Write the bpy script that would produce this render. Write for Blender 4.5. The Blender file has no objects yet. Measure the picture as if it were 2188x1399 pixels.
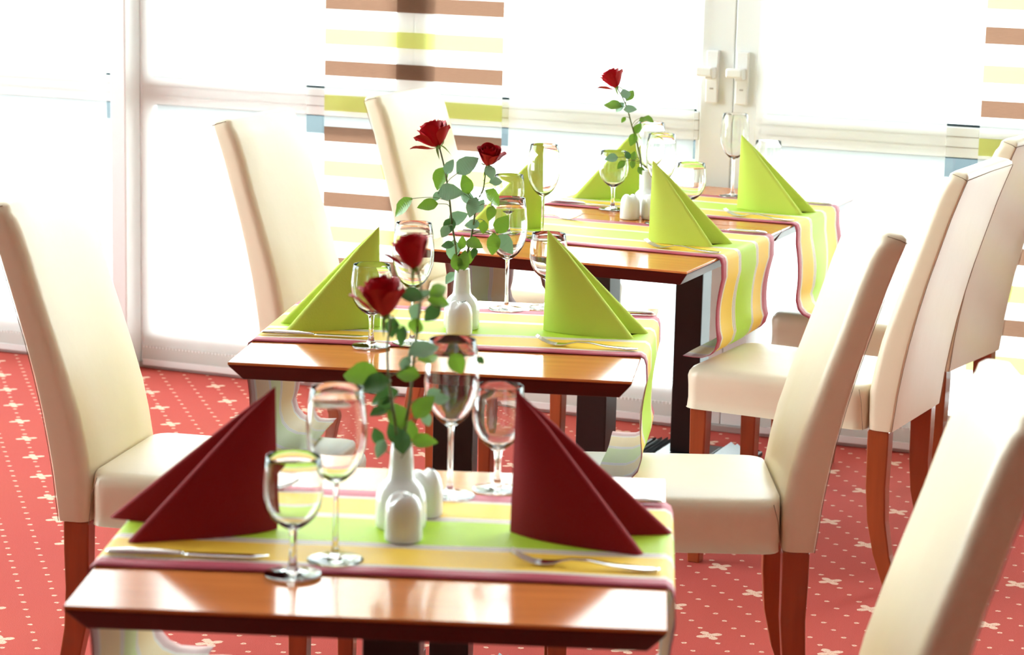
import bpy, math, random
from mathutils import Vector, Matrix
random.seed(7)
C = bpy.context.scene.collection
sc = bpy.context.scene
PI = math.pi

# ------------------------------------------------------------------ camera
FPX, PITCH, ROLL, CAMH = 5182.8, 0.18934, 0.02379, 1.6664
W, H = 2188, 1399
R0 = Vector((1, 0, 0)); U0 = Vector((0, math.sin(PITCH), math.cos(PITCH))); FW = Vector((0, math.cos(PITCH), -math.sin(PITCH)))
CR = R0*math.cos(ROLL) + U0*math.sin(ROLL)
CU = -R0*math.sin(ROLL) + U0*math.cos(ROLL)
cam_d = bpy.data.cameras.new('camera'); cam = bpy.data.objects.new('camera', cam_d); C.objects.link(cam)
cam_d.sensor_width = 36; cam_d.lens = FPX/W*36; cam_d.clip_start = .05; cam_d.clip_end = 200
M = Matrix((CR, CU, -FW)).transposed().to_4x4(); M.translation = (0, 0, CAMH); cam.matrix_world = M
cam_d.dof.use_dof = True; cam_d.dof.focus_distance = 5.35; cam_d.dof.aperture_fstop = 6.6
sc.camera = cam

# ------------------------------------------------------------------ sky light and exposure
WORLD_STRENGTH = 4.4
wd = bpy.data.worlds.new('overcast_sky'); sc.world = wd; wd.use_nodes = True
bg = wd.node_tree.nodes['Background']; bg.inputs[0].default_value = (.96, 1, .99, 1); bg.inputs[1].default_value = WORLD_STRENGTH
sc.view_settings.view_transform = 'Standard'; sc.view_settings.look = 'None'
sc.view_settings.gamma = 1; sc.view_settings.use_curve_mapping = False
sc.view_settings.exposure = 1.58

# wall-aligned frame: s runs along the window wall, t away from the camera
WA = -0.3783; WT = 6.85
ca, sa = math.cos(WA), math.sin(WA)
def wp(s, off, z):
    t = WT - off
    return Vector((s*ca - t*sa, s*sa + t*ca, z))
S0, S1, TR, ZC = -6.0, 3.0, -3.2, 3.9       # room extents along s, rear t, ceiling height

def portal(name, loc, rot, sx, sy):         # sky portals in the window openings
    l = bpy.data.lights.new(name, 'AREA'); l.shape = 'RECTANGLE'; l.size = sx; l.size_y = sy; l.cycles.is_portal = True
    o = bpy.data.objects.new(name, l); C.objects.link(o); o.location = loc; o.rotation_euler = rot
portal('sky_portal', wp((S0+S1)/2, -.12, 1.9), (PI/2, 0, WA), S1-S0, 3.8)
portal('sky_portal', wp(S0-.12, 2.2, 1.9), (PI/2, 0, WA+PI/2), 4.4, 3.8)


# ------------------------------------------------------------------ helpers
def at(px, py, Y):
    x = px - W/2; y = py - H/2
    d = FW*FPX + CR*x - CU*y
    return Vector((0, 0, CAMH)) + d*(Y/d.y)
def mesh(name, vs, fs, mat=None, parent=None, smooth=True, loc=None):
    me = bpy.data.meshes.new(name); me.from_pydata([tuple(v) for v in vs], [], fs); me.update()
    if smooth:
        me.polygons.foreach_set('use_smooth', [True]*len(me.polygons))
    o = bpy.data.objects.new(name, me); C.objects.link(o)
    if mat: me.materials.append(mat)
    if parent: o.parent = parent
    if loc is not None: o.location = loc
    return o
def empty(name, loc=(0, 0, 0), rz=0):
    o = bpy.data.objects.new(name, None); C.objects.link(o); o.location = loc; o.rotation_euler = (0, 0, rz)
    o.empty_display_size = .05
    return o
def tag(o, label, cat, group=None):
    o['label'] = label; o['category'] = cat
    if group: o['group'] = group
    return o
def struct(o, label=None):
    o['kind'] = 'structure'
    if label: o['label'] = label
    return o
def dup(root, loc=None, rz=None):
    r = root.copy(); C.objects.link(r)
    if loc is not None: r.location = loc
    if rz is not None: r.rotation_euler = (0, 0, rz)
    for ch in list(root.children):
        c = ch.copy(); C.objects.link(c); c.parent = r
        for g in list(ch.children):
            d = g.copy(); C.objects.link(d); d.parent = c
    return r
class MB:
    def __init__(s): s.v = []; s.f = []
    def add(s, v, f):
        n = len(s.v); s.v += [Vector(p) for p in v]; s.f += [tuple(i+n for i in q) for q in f]; return s
    def box(s, x0, x1, y0, y1, z0, z1):
        v = [(x, y, z) for z in (z0, z1) for y in (y0, y1) for x in (x0, x1)]
        return s.add(v, [(0, 2, 3, 1), (4, 5, 7, 6), (0, 1, 5, 4), (2, 6, 7, 3), (0, 4, 6, 2), (1, 3, 7, 5)])
    def loft(s, rings, cap=True, closed=True):
        n = len(rings[0]); v = [p for r in rings for p in r]; f = []
        m = n if closed else n-1
        for i in range(len(rings)-1):
            for j in range(m):
                k = (j+1) % n
                f.append((i*n+j, i*n+k, (i+1)*n+k, (i+1)*n+j))
        if cap:
            f.append(tuple(range(n-1, -1, -1))); f.append(tuple((len(rings)-1)*n+j for j in range(n)))
        return s.add(v, f)
    def lathe(s, prof, n=32):
        rings = [[(r*math.cos(2*PI*k/n), r*math.sin(2*PI*k/n), z) for k in range(n)] for r, z in prof]
        return s.loft(rings, cap=False)
    def tube(s, pts, rad, n=6, cap=True):
        pts = [Vector(p) for p in pts]; rings = []
        for i, p in enumerate(pts):
            t = (pts[min(i+1, len(pts)-1)] - pts[max(i-1, 0)]).normalized()
            a = t.cross(Vector((0, 0, 1)) if abs(t.z) < .9 else Vector((1, 0, 0))).normalized(); b = t.cross(a)
            r = rad[i] if isinstance(rad, (list, tuple)) else rad
            rings.append([p + (a*math.cos(2*PI*k/n) + b*math.sin(2*PI*k/n))*r for k in range(n)])
        return s.loft(rings, cap)
    def build(s, name, mat, parent=None, smooth=True, loc=None):
        return mesh(name, s.v, s.f, mat, parent, smooth, loc)
def bevel(o, w=.003, seg=2, ang=30):
    m = o.modifiers.new('bevel', 'BEVEL'); m.width = w; m.segments = seg; m.limit_method = 'ANGLE'; m.angle_limit = math.radians(ang)
    return o
def autosmooth(o, ang=40):
    me = o.data
    try: me.set_sharp_from_angle(angle=math.radians(ang))
    except Exception: pass
    return o
def spline(pts, n):                                  # Catmull-Rom through pts
    P = [Vector(p) for p in pts]; P = [P[0]*2-P[1]] + P + [P[-1]*2-P[-2]]; out = []
    for i in range(1, len(P)-2):
        for k in range(n):
            t = k/n; a, b, c, d = P[i-1], P[i], P[i+1], P[i+2]
            out.append(.5*((2*b) + (c-a)*t + (2*a-5*b+4*c-d)*t*t + (-a+3*b-3*c+d)*t**3))
    out.append(P[-2]); return out
def wbox(name, s0, s1, o0, o1, z0, z1, mat, parent=None, bev=.003):
    """box in the window wall's frame: s along the wall, o towards the room"""
    cx = wp((s0+s1)/2, (o0+o1)/2, (z0+z1)/2)
    m = MB().box(-(s1-s0)/2, (s1-s0)/2, -(o1-o0)/2, (o1-o0)/2, -(z1-z0)/2, (z1-z0)/2)
    o = m.build(name, mat, parent, smooth=False)
    o.matrix_world = Matrix.Translation(cx) @ Matrix.Rotation(WA, 4, 'Z')
    if bev: bevel(o, bev)
    return o

# ------------------------------------------------------------------ materials
def new_mat(name):
    m = bpy.data.materials.new(name); m.use_nodes = True
    return m, m.node_tree, m.node_tree.nodes['Principled BSDF']
def mat_p(name, col, rough=.5, metal=0, noise=None, bump=None, coat=0, spec=None, trans=None, sheen=None):
    m, nt, b = new_mat(name)
    b.inputs['Base Color'].default_value = (*col, 1); b.inputs['Roughness'].default_value = rough; b.inputs['Metallic'].default_value = metal
    if coat: b.inputs['Coat Weight'].default_value = coat; b.inputs['Coat Roughness'].default_value = .05
    if spec is not None: b.inputs['Specular IOR Level'].default_value = spec
    if sheen: b.inputs['Sheen Weight'].default_value = sheen
    tc = nt.nodes.new('ShaderNodeTexCoord')
    if noise:                                        # (scale, amount, stretch vector)
        sc_, amt, st = noise
        mp = nt.nodes.new('ShaderNodeMapping'); mp.inputs['Scale'].default_value = st
        nt.links.new(tc.outputs['Object'], mp.inputs[0])
        n = nt.nodes.new('ShaderNodeTexNoise'); n.inputs['Scale'].default_value = sc_; n.inputs['Detail'].default_value = 5
        nt.links.new(mp.outputs[0], n.inputs['Vector'])
        mx = nt.nodes.new('ShaderNodeMix'); mx.data_type = 'RGBA'
        mx.inputs['A'].default_value = (*[c*(1-amt) for c in col], 1); mx.inputs['B'].default_value = (*[min(1, c*(1+amt)) for c in col], 1)
        nt.links.new(n.outputs['Fac'], mx.inputs['Factor']); nt.links.new(mx.outputs['Result'], b.inputs['Base Color'])
    if bump:                                         # (scale, strength, distance)
        n2 = nt.nodes.new('ShaderNodeTexNoise'); n2.inputs['Scale'].default_value = bump[0]; n2.inputs['Detail'].default_value = 4
        nt.links.new(tc.outputs['Object'], n2.inputs['Vector'])
        bp = nt.nodes.new('ShaderNodeBump'); bp.inputs['Strength'].default_value = bump[1]; bp.inputs['Distance'].default_value = bump[2]
        nt.links.new(n2.outputs['Fac'], bp.inputs['Height']); nt.links.new(bp.outputs[0], b.inputs['Normal'])
    return m
M_FRAME = mat_p('white_window_frame', (.88, .90, .90), .35)
M_HANDLE = mat_p('white_handle', (.90, .90, .88), .3)
M_GASKET = mat_p('dark_gasket', (.03, .05, .06), .6)
M_WALL = mat_p('darkened_plaster', (.14, .10, .065), .9, bump=(60, .1, .01))  # unseen walls, darkened so little light bounces onto camera-facing sides
M_CEIL = mat_p('white_ceiling', (.80, .78, .75), .9)
M_ALU = mat_p('grey_metal_strip', (.55, .52, .5), .4, .6)
M_TERR = mat_p('terrace_paving', (.45, .45, .44), .9, noise=(3, .15, (1, 1, 1)))
M_GWALL = mat_p('grey_render', (.05, .066, .074), .9, noise=(4, .1, (1, 1, 1)))
M_LEATHER = mat_p('cream_leatherette', (.84, .725, .54), .36, noise=(6, .02, (1, 1, 1)), bump=(14, .12, .01))
M_SEAM = mat_p('seam_thread', (.30, .21, .13), .8)
M_LEG = mat_p('red_brown_beech', (.33, .065, .016), .3, noise=(7, .35, (6, 6, .7)), coat=.4)
M_EDGE = mat_p('mahogany_edge', (.065, .005, .002), .3, noise=(6, .25, (1, 1, 6)), spec=.35)
M_TOP = mat_p('honey_wood_top', (.64, .205, .058), .12, noise=(5, .22, (1, 9, 1)), spec=.3)
M_BLACK = mat_p('black_steel', (.012, .010, .010), .32, spec=.5)
M_IRON = mat_p('black_cast_iron', (.02, .025, .028), .3, bump=(90, .1, .002))
M_STEEL = mat_p('polished_cutlery_steel', (.78, .77, .76), .12, 1)
M_PORC = mat_p('white_porcelain', (.86, .88, .86), .12, coat=.5)
M_HOLE_SHADE = mat_p('hole_shade', (.02, .02, .02), .9)  # near-black colour stands in for the shade inside small openings
M_LIME = mat_p('lime_napkin', (.60, .77, .11), .85, bump=(260, .15, .002))
M_WINE = mat_p('burgundy_napkin', (.27, .008, .014), .85, bump=(260, .15, .002), spec=.2, sheen=.08)
M_PETAL = mat_p('red_petal', (.46, .0025, .014), .55, noise=(60, .25, (1, 1, 1)), spec=.25)
M_STEM = mat_p('rose_stem', (.11, .13, .03), .55, noise=(40, .4, (1, 1, 1)))
M_CALYX = mat_p('rose_sepal', (.22, .36, .07), .55)
def leaf_mat(name, col, tcol):
    m, nt, b = new_mat(name)
    b.inputs['Base Color'].default_value = (*col, 1); b.inputs['Roughness'].default_value = .35
    tc = nt.nodes.new('ShaderNodeTexCoord'); wv = nt.nodes.new('ShaderNodeTexWave'); wv.inputs['Scale'].default_value = 3.5; wv.inputs['Distortion'].default_value = 2
    nt.links.new(tc.outputs['Object'], wv.inputs[0])
    bp = nt.nodes.new('ShaderNodeBump'); bp.inputs['Strength'].default_value = .12; bp.inputs['Distance'].default_value = .01
    nt.links.new(wv.outputs[1], bp.inputs['Height']); nt.links.new(bp.outputs[0], b.inputs['Normal'])
    t = nt.nodes.new('ShaderNodeBsdfTranslucent'); t.inputs[0].default_value = (*tcol, 1)
    mx = nt.nodes.new('ShaderNodeMixShader'); mx.inputs[0].default_value = .25
    nt.links.new(b.outputs[0], mx.inputs[1]); nt.links.new(t.outputs[0], mx.inputs[2])
    nt.links.new(mx.outputs[0], nt.nodes['Material Output'].inputs[0]); return m
M_LEAF = [leaf_mat('green_leaf', (.10, .21, .03), (.24, .46, .04)), leaf_mat('pale_blue_green_leaf', (.20, .35, .25), (.22, .38, .2)), leaf_mat('dark_leaf', (.035, .11, .035), (.08, .20, .04))]
def glass_mat():
    m, nt, b = new_mat('clear_glass'); nt.nodes.remove(b)
    g = nt.nodes.new('ShaderNodeBsdfGlass'); g.inputs['Roughness'].default_value = 0; g.inputs['IOR'].default_value = 1.5; g.inputs[0].default_value = (.99, 1, .995, 1)
    nt.links.new(g.outputs[0], nt.nodes['Material Output'].inputs[0]); return m
M_GLASS = glass_mat()
def pane_mat():
    m, nt, b = new_mat('window_pane'); nt.nodes.remove(b)
    t = nt.nodes.new('ShaderNodeBsdfTransparent'); t.inputs[0].default_value = (.93, .98, .985, 1)
    g = nt.nodes.new('ShaderNodeBsdfGlossy'); g.inputs['Roughness'].default_value = .02
    f = nt.nodes.new('ShaderNodeFresnel'); f.inputs[0].default_value = 1.45
    mx = nt.nodes.new('ShaderNodeMixShader')
    nt.links.new(f.outputs[0], mx.inputs[0]); nt.links.new(t.outputs[0], mx.inputs[1]); nt.links.new(g.outputs[0], mx.inputs[2])
    nt.links.new(mx.outputs[0], nt.nodes['Material Output'].inputs[0]); return m
M_PANE = pane_mat()
class NT:                                           # small math-node helper
    def __init__(s, nt): s.nt = nt
    def m(s, op, a, b=None, c=None):
        n = s.nt.nodes.new('ShaderNodeMath'); n.operation = op
        for i, x in enumerate((a, b, c)):
            if x is None: continue
            if isinstance(x, (int, float)): n.inputs[i].default_value = x
            else: s.nt.links.new(x, n.inputs[i])
        return n.outputs[0]
    def mix(s, f, a, b):
        n = s.nt.nodes.new('ShaderNodeMix'); n.data_type = 'RGBA'
        for k, x in (('Factor', f), ('A', a), ('B', b)):
            if isinstance(x, (int, float)): n.inputs[k].default_value = x
            elif isinstance(x, tuple): n.inputs[k].default_value = (*x, 1)
            else: s.nt.links.new(x, n.inputs[k])
        return n.outputs['Result']
def sheer_mat(name, striped):
    m, nt, b = new_mat(name); nt.nodes.remove(b); h = NT(nt)
    tr = nt.nodes.new('ShaderNodeBsdfTransparent'); tl = nt.nodes.new('ShaderNodeBsdfTranslucent'); df = nt.nodes.new('ShaderNodeBsdfDiffuse')
    mix1 = nt.nodes.new('ShaderNodeMixShader'); mix2 = nt.nodes.new('ShaderNodeMixShader')
    mix1.inputs[0].default_value = .5
    nt.links.new(tl.outputs[0], mix1.inputs[1]); nt.links.new(df.outputs[0], mix1.inputs[2])
    nt.links.new(tr.outputs[0], mix2.inputs[1]); nt.links.new(mix1.outputs[0], mix2.inputs[2])
    nt.links.new(mix2.outputs[0], nt.nodes['Material Output'].inputs[0])
    if not striped:
        mix2.inputs[0].default_value = .5
        for n in (tl, df): n.inputs[0].default_value = (.95, .95, .92, 1)
        return m
    tc = nt.nodes.new('ShaderNodeTexCoord'); sp = nt.nodes.new('ShaderNodeSeparateXYZ'); nt.links.new(tc.outputs['Object'], sp.inputs[0])
    def band(c0, hh):
        d = h.m('PINGPONG', h.m('ADD', h.m('SUBTRACT', sp.outputs[2], c0), 20*.206), .103)   # distance to the nearest band centre
        return h.m('LESS_THAN', d, hh)
    br = band(1.0235, .0238); ye = band(1.1215, .0245)
    nz = nt.nodes.new('ShaderNodeTexNoise'); nz.inputs['Scale'].default_value = 40
    mp = nt.nodes.new('ShaderNodeMapping'); mp.inputs['Scale'].default_value = (1, 1, 25); nt.links.new(tc.outputs['Object'], mp.inputs[0]); nt.links.new(mp.outputs[0], nz.inputs['Vector'])
    brown = h.mix(nz.outputs['Fac'], (.20, .105, .068), (.27, .15, .10))
    c1 = h.mix(ye, h.mix(br, (.95, .95, .93), brown), (.78, .80, .28))
    t1 = h.mix(ye, h.mix(br, (1, 1, 1), (.16, .085, .055)), (.52, .54, .12))
    nt.links.new(c1, tl.inputs[0]); nt.links.new(c1, df.inputs[0]); nt.links.new(t1, tr.inputs[0])
    nt.links.new(h.m('ADD', h.m('MULTIPLY', h.m('MAXIMUM', br, ye), .22), .46), mix2.inputs[0])
    return m
M_SHEER = sheer_mat('sheer_white_voile', False); M_STRIPE = sheer_mat('striped_voile', True)
def carpet_mat():
    m, nt, b = new_mat('red_patterned_carpet'); h = NT(nt)
    tc = nt.nodes.new('ShaderNodeTexCoord'); mp = nt.nodes.new('ShaderNodeMapping'); mp.inputs['Rotation'].default_value = (0, 0, -WA)
    nt.links.new(tc.outputs['Object'], mp.inputs[0])
    wob = nt.nodes.new('ShaderNodeTexNoise'); wob.inputs['Scale'].default_value = 160; nt.links.new(tc.outputs['Object'], wob.inputs[0])
    sp = nt.nodes.new('ShaderNodeSeparateXYZ'); nt.links.new(mp.outputs[0], sp.inputs[0])
    jit = h.m('MULTIPLY', h.m('SUBTRACT', wob.outputs[0], .5), .007)
    s = h.m('ADD', h.m('SUBTRACT', sp.outputs[0], -1.478), jit); t = h.m('ADD', h.m('SUBTRACT', sp.outputs[1], 5.994), jit)
    def lattice(a, bb):
        p = h.m('DIVIDE', s, a); q = h.m('DIVIDE', t, bb)
        A = h.m('MULTIPLY', h.m('ADD', p, q), .5); B = h.m('MULTIPLY', h.m('SUBTRACT', p, q), .5)
        fa = h.m('SUBTRACT', A, h.m('ROUND', A)); fb = h.m('SUBTRACT', B, h.m('ROUND', B))
        return h.m('MULTIPLY', h.m('ADD', fa, fb), a), h.m('MULTIPLY', h.m('SUBTRACT', fa, fb), bb)
    ci = h.m('DIVIDE', s, .03435); cn = h.m('ROUND', ci)                   # columns of dots, each shifted along t
    ds = h.m('MULTIPLY', h.m('SUBTRACT', ci, cn), .03435)
    tj = h.m('DIVIDE', h.m('ADD', t, h.m('MULTIPLY', cn, .043875)), .117)
    dt = h.m('MULTIPLY', h.m('SUBTRACT', tj, h.m('ROUND', tj)), .117)
    e = h.m('ADD', h.m('POWER', h.m('DIVIDE', h.m('ABSOLUTE', ds), .0060), 2), h.m('POWER', h.m('DIVIDE', h.m('ABSOLUTE', dt), .0054), 2))
    dot = h.m('MULTIPLY', h.m('LESS_THAN', e, 1), h.m('GREATER_THAN', e, .06))
    fs, ft = lattice(.1374, .1755)
    r = h.m('SQRT', h.m('ADD', h.m('MULTIPLY', fs, fs), h.m('MULTIPLY', ft, ft)))
    ang = h.m('ARCTAN2', ft, fs)
    pet = h.m('ABSOLUTE', h.m('SINE', h.m('MULTIPLY', ang, 2)))            # four diagonal petals
    lim = h.m('ADD', h.m('MULTIPLY', pet, .025), .006)
    flower = h.m('MULTIPLY', h.m('LESS_THAN', r, lim), h.m('GREATER_THAN', r, .0035))
    stemf = h.m('MULTIPLY', h.m('LESS_THAN', h.m('ABSOLUTE', fs), .0022), h.m('LESS_THAN', h.m('ABSOLUTE', ft), .014))
    flower = h.m('MAXIMUM', flower, stemf)
    near = h.m('LESS_THAN', r, .032)
    pat = h.m('MAXIMUM', h.m('MULTIPLY', dot, h.m('SUBTRACT', 1, near)), flower)
    fib = nt.nodes.new('ShaderNodeTexNoise'); fib.inputs['Scale'].default_value = 420; fib.inputs['Detail'].default_value = 3; nt.links.new(tc.outputs['Object'], fib.inputs[0])
    big = nt.nodes.new('ShaderNodeTexNoise'); big.inputs['Scale'].default_value = 2.2; nt.links.new(tc.outputs['Object'], big.inputs[0])
    base = h.mix(fib.outputs[0], (.35, .040, .038), (.60, .092, .080))
    base = h.mix(h.m('MULTIPLY', big.outputs[0], .25), base, (.50, .13, .045))
    thr = h.m('GREATER_THAN', fib.outputs[0], .38)
    col = h.mix(h.m('MULTIPLY', h.m('MULTIPLY', pat, thr), .75), base, (.86, .66, .50))
    nt.links.new(col, b.inputs['Base Color']); b.inputs['Roughness'].default_value = .95; b.inputs['Specular IOR Level'].default_value = .15
    bp = nt.nodes.new('ShaderNodeBump'); bp.inputs['Strength'].default_value = .5; bp.inputs['Distance'].default_value = .003
    nt.links.new(fib.outputs[0], bp.inputs['Height']); nt.links.new(bp.outputs[0], b.inputs['Normal'])
    return m
M_CARPET = carpet_mat()
def runner_mat(name='striped_runner_cloth', pale=0):
    m, nt, b = new_mat(name); h = NT(nt)
    uv = nt.nodes.new('ShaderNodeUVMap'); sp = nt.nodes.new('ShaderNodeSeparateXYZ'); nt.links.new(uv.outputs[0], sp.inputs[0])
    x = h.m('ABSOLUTE', h.m('SUBTRACT', sp.outputs[1], .5))                # 0 centre .. .5 border, symmetric stripes
    cr = nt.nodes.new('ShaderNodeValToRGB'); cr.color_ramp.interpolation = 'CONSTANT'; el = cr.color_ramp.elements
    green, cream, grey, yel, red = (.52, .78, .045), (.90, .84, .70), (.46, .37, .35), (1.0, .66, .075), (.50, .065, .115)
    stops = [(0, green), (.140, cream), (.150, grey), (.158, cream), (.170, grey), (.178, cream), (.190, yel), (.385, cream), (.395, grey), (.402, cream), (.412, red)]
    stops = [(p_, tuple(c_[i]*(1-pale) + (.62, .52, .44)[i]*pale for i in range(3))) for p_, c_ in stops]
    while len(el) > 1: el.remove(el[-1])
    el[0].position = 0; el[0].color = (*stops[0][1], 1)
    for p, c in stops[1:]:
        e = el.new(p*2); e.color = (*c, 1)
    nt.links.new(h.m('MULTIPLY', x, 2), cr.inputs[0]); nt.links.new(cr.outputs[0], b.inputs['Base Color']); b.inputs['Roughness'].default_value = .52; b.inputs['Specular IOR Level'].default_value = .34
    tc = nt.nodes.new('ShaderNodeTexCoord'); n2 = nt.nodes.new('ShaderNodeTexNoise'); n2.inputs['Scale'].default_value = 500; nt.links.new(tc.outputs['Object'], n2.inputs[0])
    bp = nt.nodes.new('ShaderNodeBump'); bp.inputs['Strength'].default_value = .15; bp.inputs['Distance'].default_value = .002
    nt.links.new(n2.outputs[0], bp.inputs['Height']); nt.links.new(bp.outputs[0], b.inputs['Normal'])
    t = nt.nodes.new('ShaderNodeBsdfTranslucent'); nt.links.new(cr.outputs[0], t.inputs[0])
    mx = nt.nodes.new('ShaderNodeMixShader'); mx.inputs[0].default_value = .08
    nt.links.new(b.outputs[0], mx.inputs[1]); nt.links.new(t.outputs[0], mx.inputs[2]); nt.links.new(mx.outputs[0], nt.nodes['Material Output'].inputs[0])
    return m
M_RUN = runner_mat(); M_RUNB = runner_mat('striped_runner_reverse', .6)

# ------------------------------------------------------------------ the room
def quad(name, pts, mat, label=None):
    o = mesh(name, pts, [(0, 1, 2, 3)], mat, smooth=False); struct(o, label); return o
def slab(name, s0, s1, t0, t1, z0, z1, mat):
    return struct(wbox(name, s0, s1, WT-t1, WT-t0, z0, z1, mat, bev=0))
fl = MB().box(-9, 9, -6, 11, -.2, 0).build('floor', M_CARPET, smooth=False); struct(fl, 'red carpet with rows of cream dots and small flowers')
# the carpet ends at the window wall: cut it to the room outline
pts = [wp(S0, WT-TR, 0), wp(S1, WT-TR, 0), wp(S1, -.1, 0), wp(S0, -.1, 0)]
fl.data.clear_geometry()
fv = pts + [p - Vector((0, 0, .15)) for p in pts]
fl.data.from_pydata([tuple(p) for p in fv], [], [(0, 1, 2, 3), (7, 6, 5, 4), (0, 4, 5, 1), (1, 5, 6, 2), (2, 6, 7, 3), (3, 7, 4, 0)]); fl.data.update()
slab('ceiling', S0, S1, TR, WT+.1, ZC, ZC+.15, M_CEIL)
slab('wall_right', S1, S1+.15, TR, WT+.1, 0, ZC, M_WALL)
slab('wall_rear', S0, S1, TR-.15, TR, 0, ZC, M_WALL)
slab('wall_left', S0-.15, S0, TR, 2.4, 0, ZC, M_WALL)

# window wall: frames, panes, gaskets
ZT = 3.8
def window(name, s0, s1, label, stl=.05, str_=.05, zr0=.872, zr1=.955, zb=.122, handle=None):
    e = empty(name, wp((s0+s1)/2, 0, 0)); struct(e, label)
    parts = []
    parts.append(wbox('stile', s0, s0+stl, -.06, 0, .02, ZT, M_FRAME)); parts.append(wbox('stile', s1-str_, s1, -.06, 0, .02, ZT, M_FRAME))
    for nm, z0, z1 in (('bottom_rail', .02, zb), ('middle_rail', zr0, zr1), ('top_rail', ZT-.09, ZT)):
        parts.append(wbox(nm, s0+stl, s1-str_, -.06, 0, z0, z1, M_FRAME))
    for z in (zr0+.028, zr0+.058):
        parts.append(wbox('groove', s0+stl, s1-str_, 0, .0012, z, z+.0025, M_ALU, bev=0))
    for z0, z1 in ((zb, zr0), (zr1, ZT-.09)):
        parts.append(wbox('pane', s0+stl, s1-str_, -.036, -.030, z0, z1, M_PANE, bev=0))
        for sa_, sb_ in ((s0+stl, s0+stl+.012), (s1-str_-.012, s1-str_)):
            parts.append(wbox('glazing_bead', sa_, sb_, -.028, -.008, z0, z1, M_FRAME, bev=.002))
    parts.append(wbox('gasket', s0+stl+.012, s1-str_-.012, -.028, -.018, zr1, zr1+.007, M_GASKET, bev=0))
    parts.append(wbox('gasket', s0+stl+.012, s1-str_-.012, -.028, -.018, zr0-.005, zr0, M_GASKET, bev=0))
    if handle:
        hs, side = handle
        parts.append(wbox('handle_plate', hs-.019, hs+.019, 0, .014, .985, 1.14, M_HANDLE, bev=.004))
        parts.append(wbox('lever_neck', hs-.013, hs+.013, .014, .05, 1.058, 1.092, M_HANDLE, bev=.004))
        parts.append(wbox('lever', hs-.036, hs+.016, .05, .066, 1.066, 1.094, M_HANDLE, bev=.006))
        parts.append(wbox('keyhole', hs-.006, hs+.006, .0138, .0152, 1.026, 1.031, M_ALU, bev=.001))
    for p in parts:
        p.parent = e; p.matrix_parent_inverse = Matrix.Translation(-e.location)
    return e
window('window_1', S0, -4.07, 'white framed glazing left of the slim post')
window('window_2', -4.04, -3.072, 'white framed window between the slim post and the striped panel', stl=.03, str_=.049)
window('door_1', -3.070, -2.043, 'left white glazed door leaf with lever handle', stl=.048, str_=.10, handle=(-2.105, 1))
window('door_2', -2.041, -1.0, 'right white glazed door leaf with lever handle', stl=.088, str_=.10, zr1=.958, handle=(-2.014, 1))
window('window_3', -.998, .9, 'white framed glazing behind the right striped panel')
window('window_4', .902, S1, 'white framed glazing beyond the right edge of the picture')
struct(wbox('trim_1', -4.096, -4.040, -.06, .09, 0, ZT, M_FRAME, bev=.004), 'slim white post standing proud of the glazing')
struct(wbox('trim_2', S0, S1, -.06, .0, ZT, ZC, M_FRAME, bev=0), 'white lintel above the glazing')
struct(wbox('baseboard_back', S0, S1, -.06, .012, 0, .02, M_ALU, bev=.002), 'grey metal threshold strip below the glazing')
# glazed left side of the room
wl = empty('window_5', wp(S0, 4, 0)); struct(wl, 'glazed side of the room left of the picture')
t0, t1, n = 2.4, WT, 3
for k in range(n+1):
    t = t0 + (t1-t0-.08)*k/n
    o = wbox('stile', S0-.06, S0, WT-t-.08, WT-t, 0, ZC, M_FRAME); o.parent = wl; o.matrix_parent_inverse = wl.matrix_world.inverted()
    if k < n:
        ta, tb = t+.08, t0 + (t1-t0-.08)*(k+1)/n
        for nm, z0, z1 in (('bottom_rail', 0, .12), ('middle_rail', .87, .955), ('top_rail', ZC-.1, ZC)):
            o = wbox(nm, S0-.06, S0, WT-tb, WT-ta, z0, z1, M_FRAME); o.parent = wl
        for z0, z1 in ((.12, .87), (.955, ZC-.1)):
            o = wbox('pane', S0-.036, S0-.03, WT-tb, WT-ta, z0, z1, M_PANE, bev=0); o.parent = wl
bpy.context.view_layer.update()
for o in wl.children:
    o.matrix_parent_inverse = Matrix.Translation(-wl.location)

# outside: terrace and a low grey garden wall
struct(wbox('trim_3', -30, 20, -30, -.10, -.30, -.06, M_TERR, bev=0), 'pale terrace outside the glazing')
gw = wbox('garden_wall', -16, 8, -7.3, -7.0, -.06, .15, M_GWALL)
tag(gw, 'low grey garden wall outside behind the window panes', 'wall')

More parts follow.
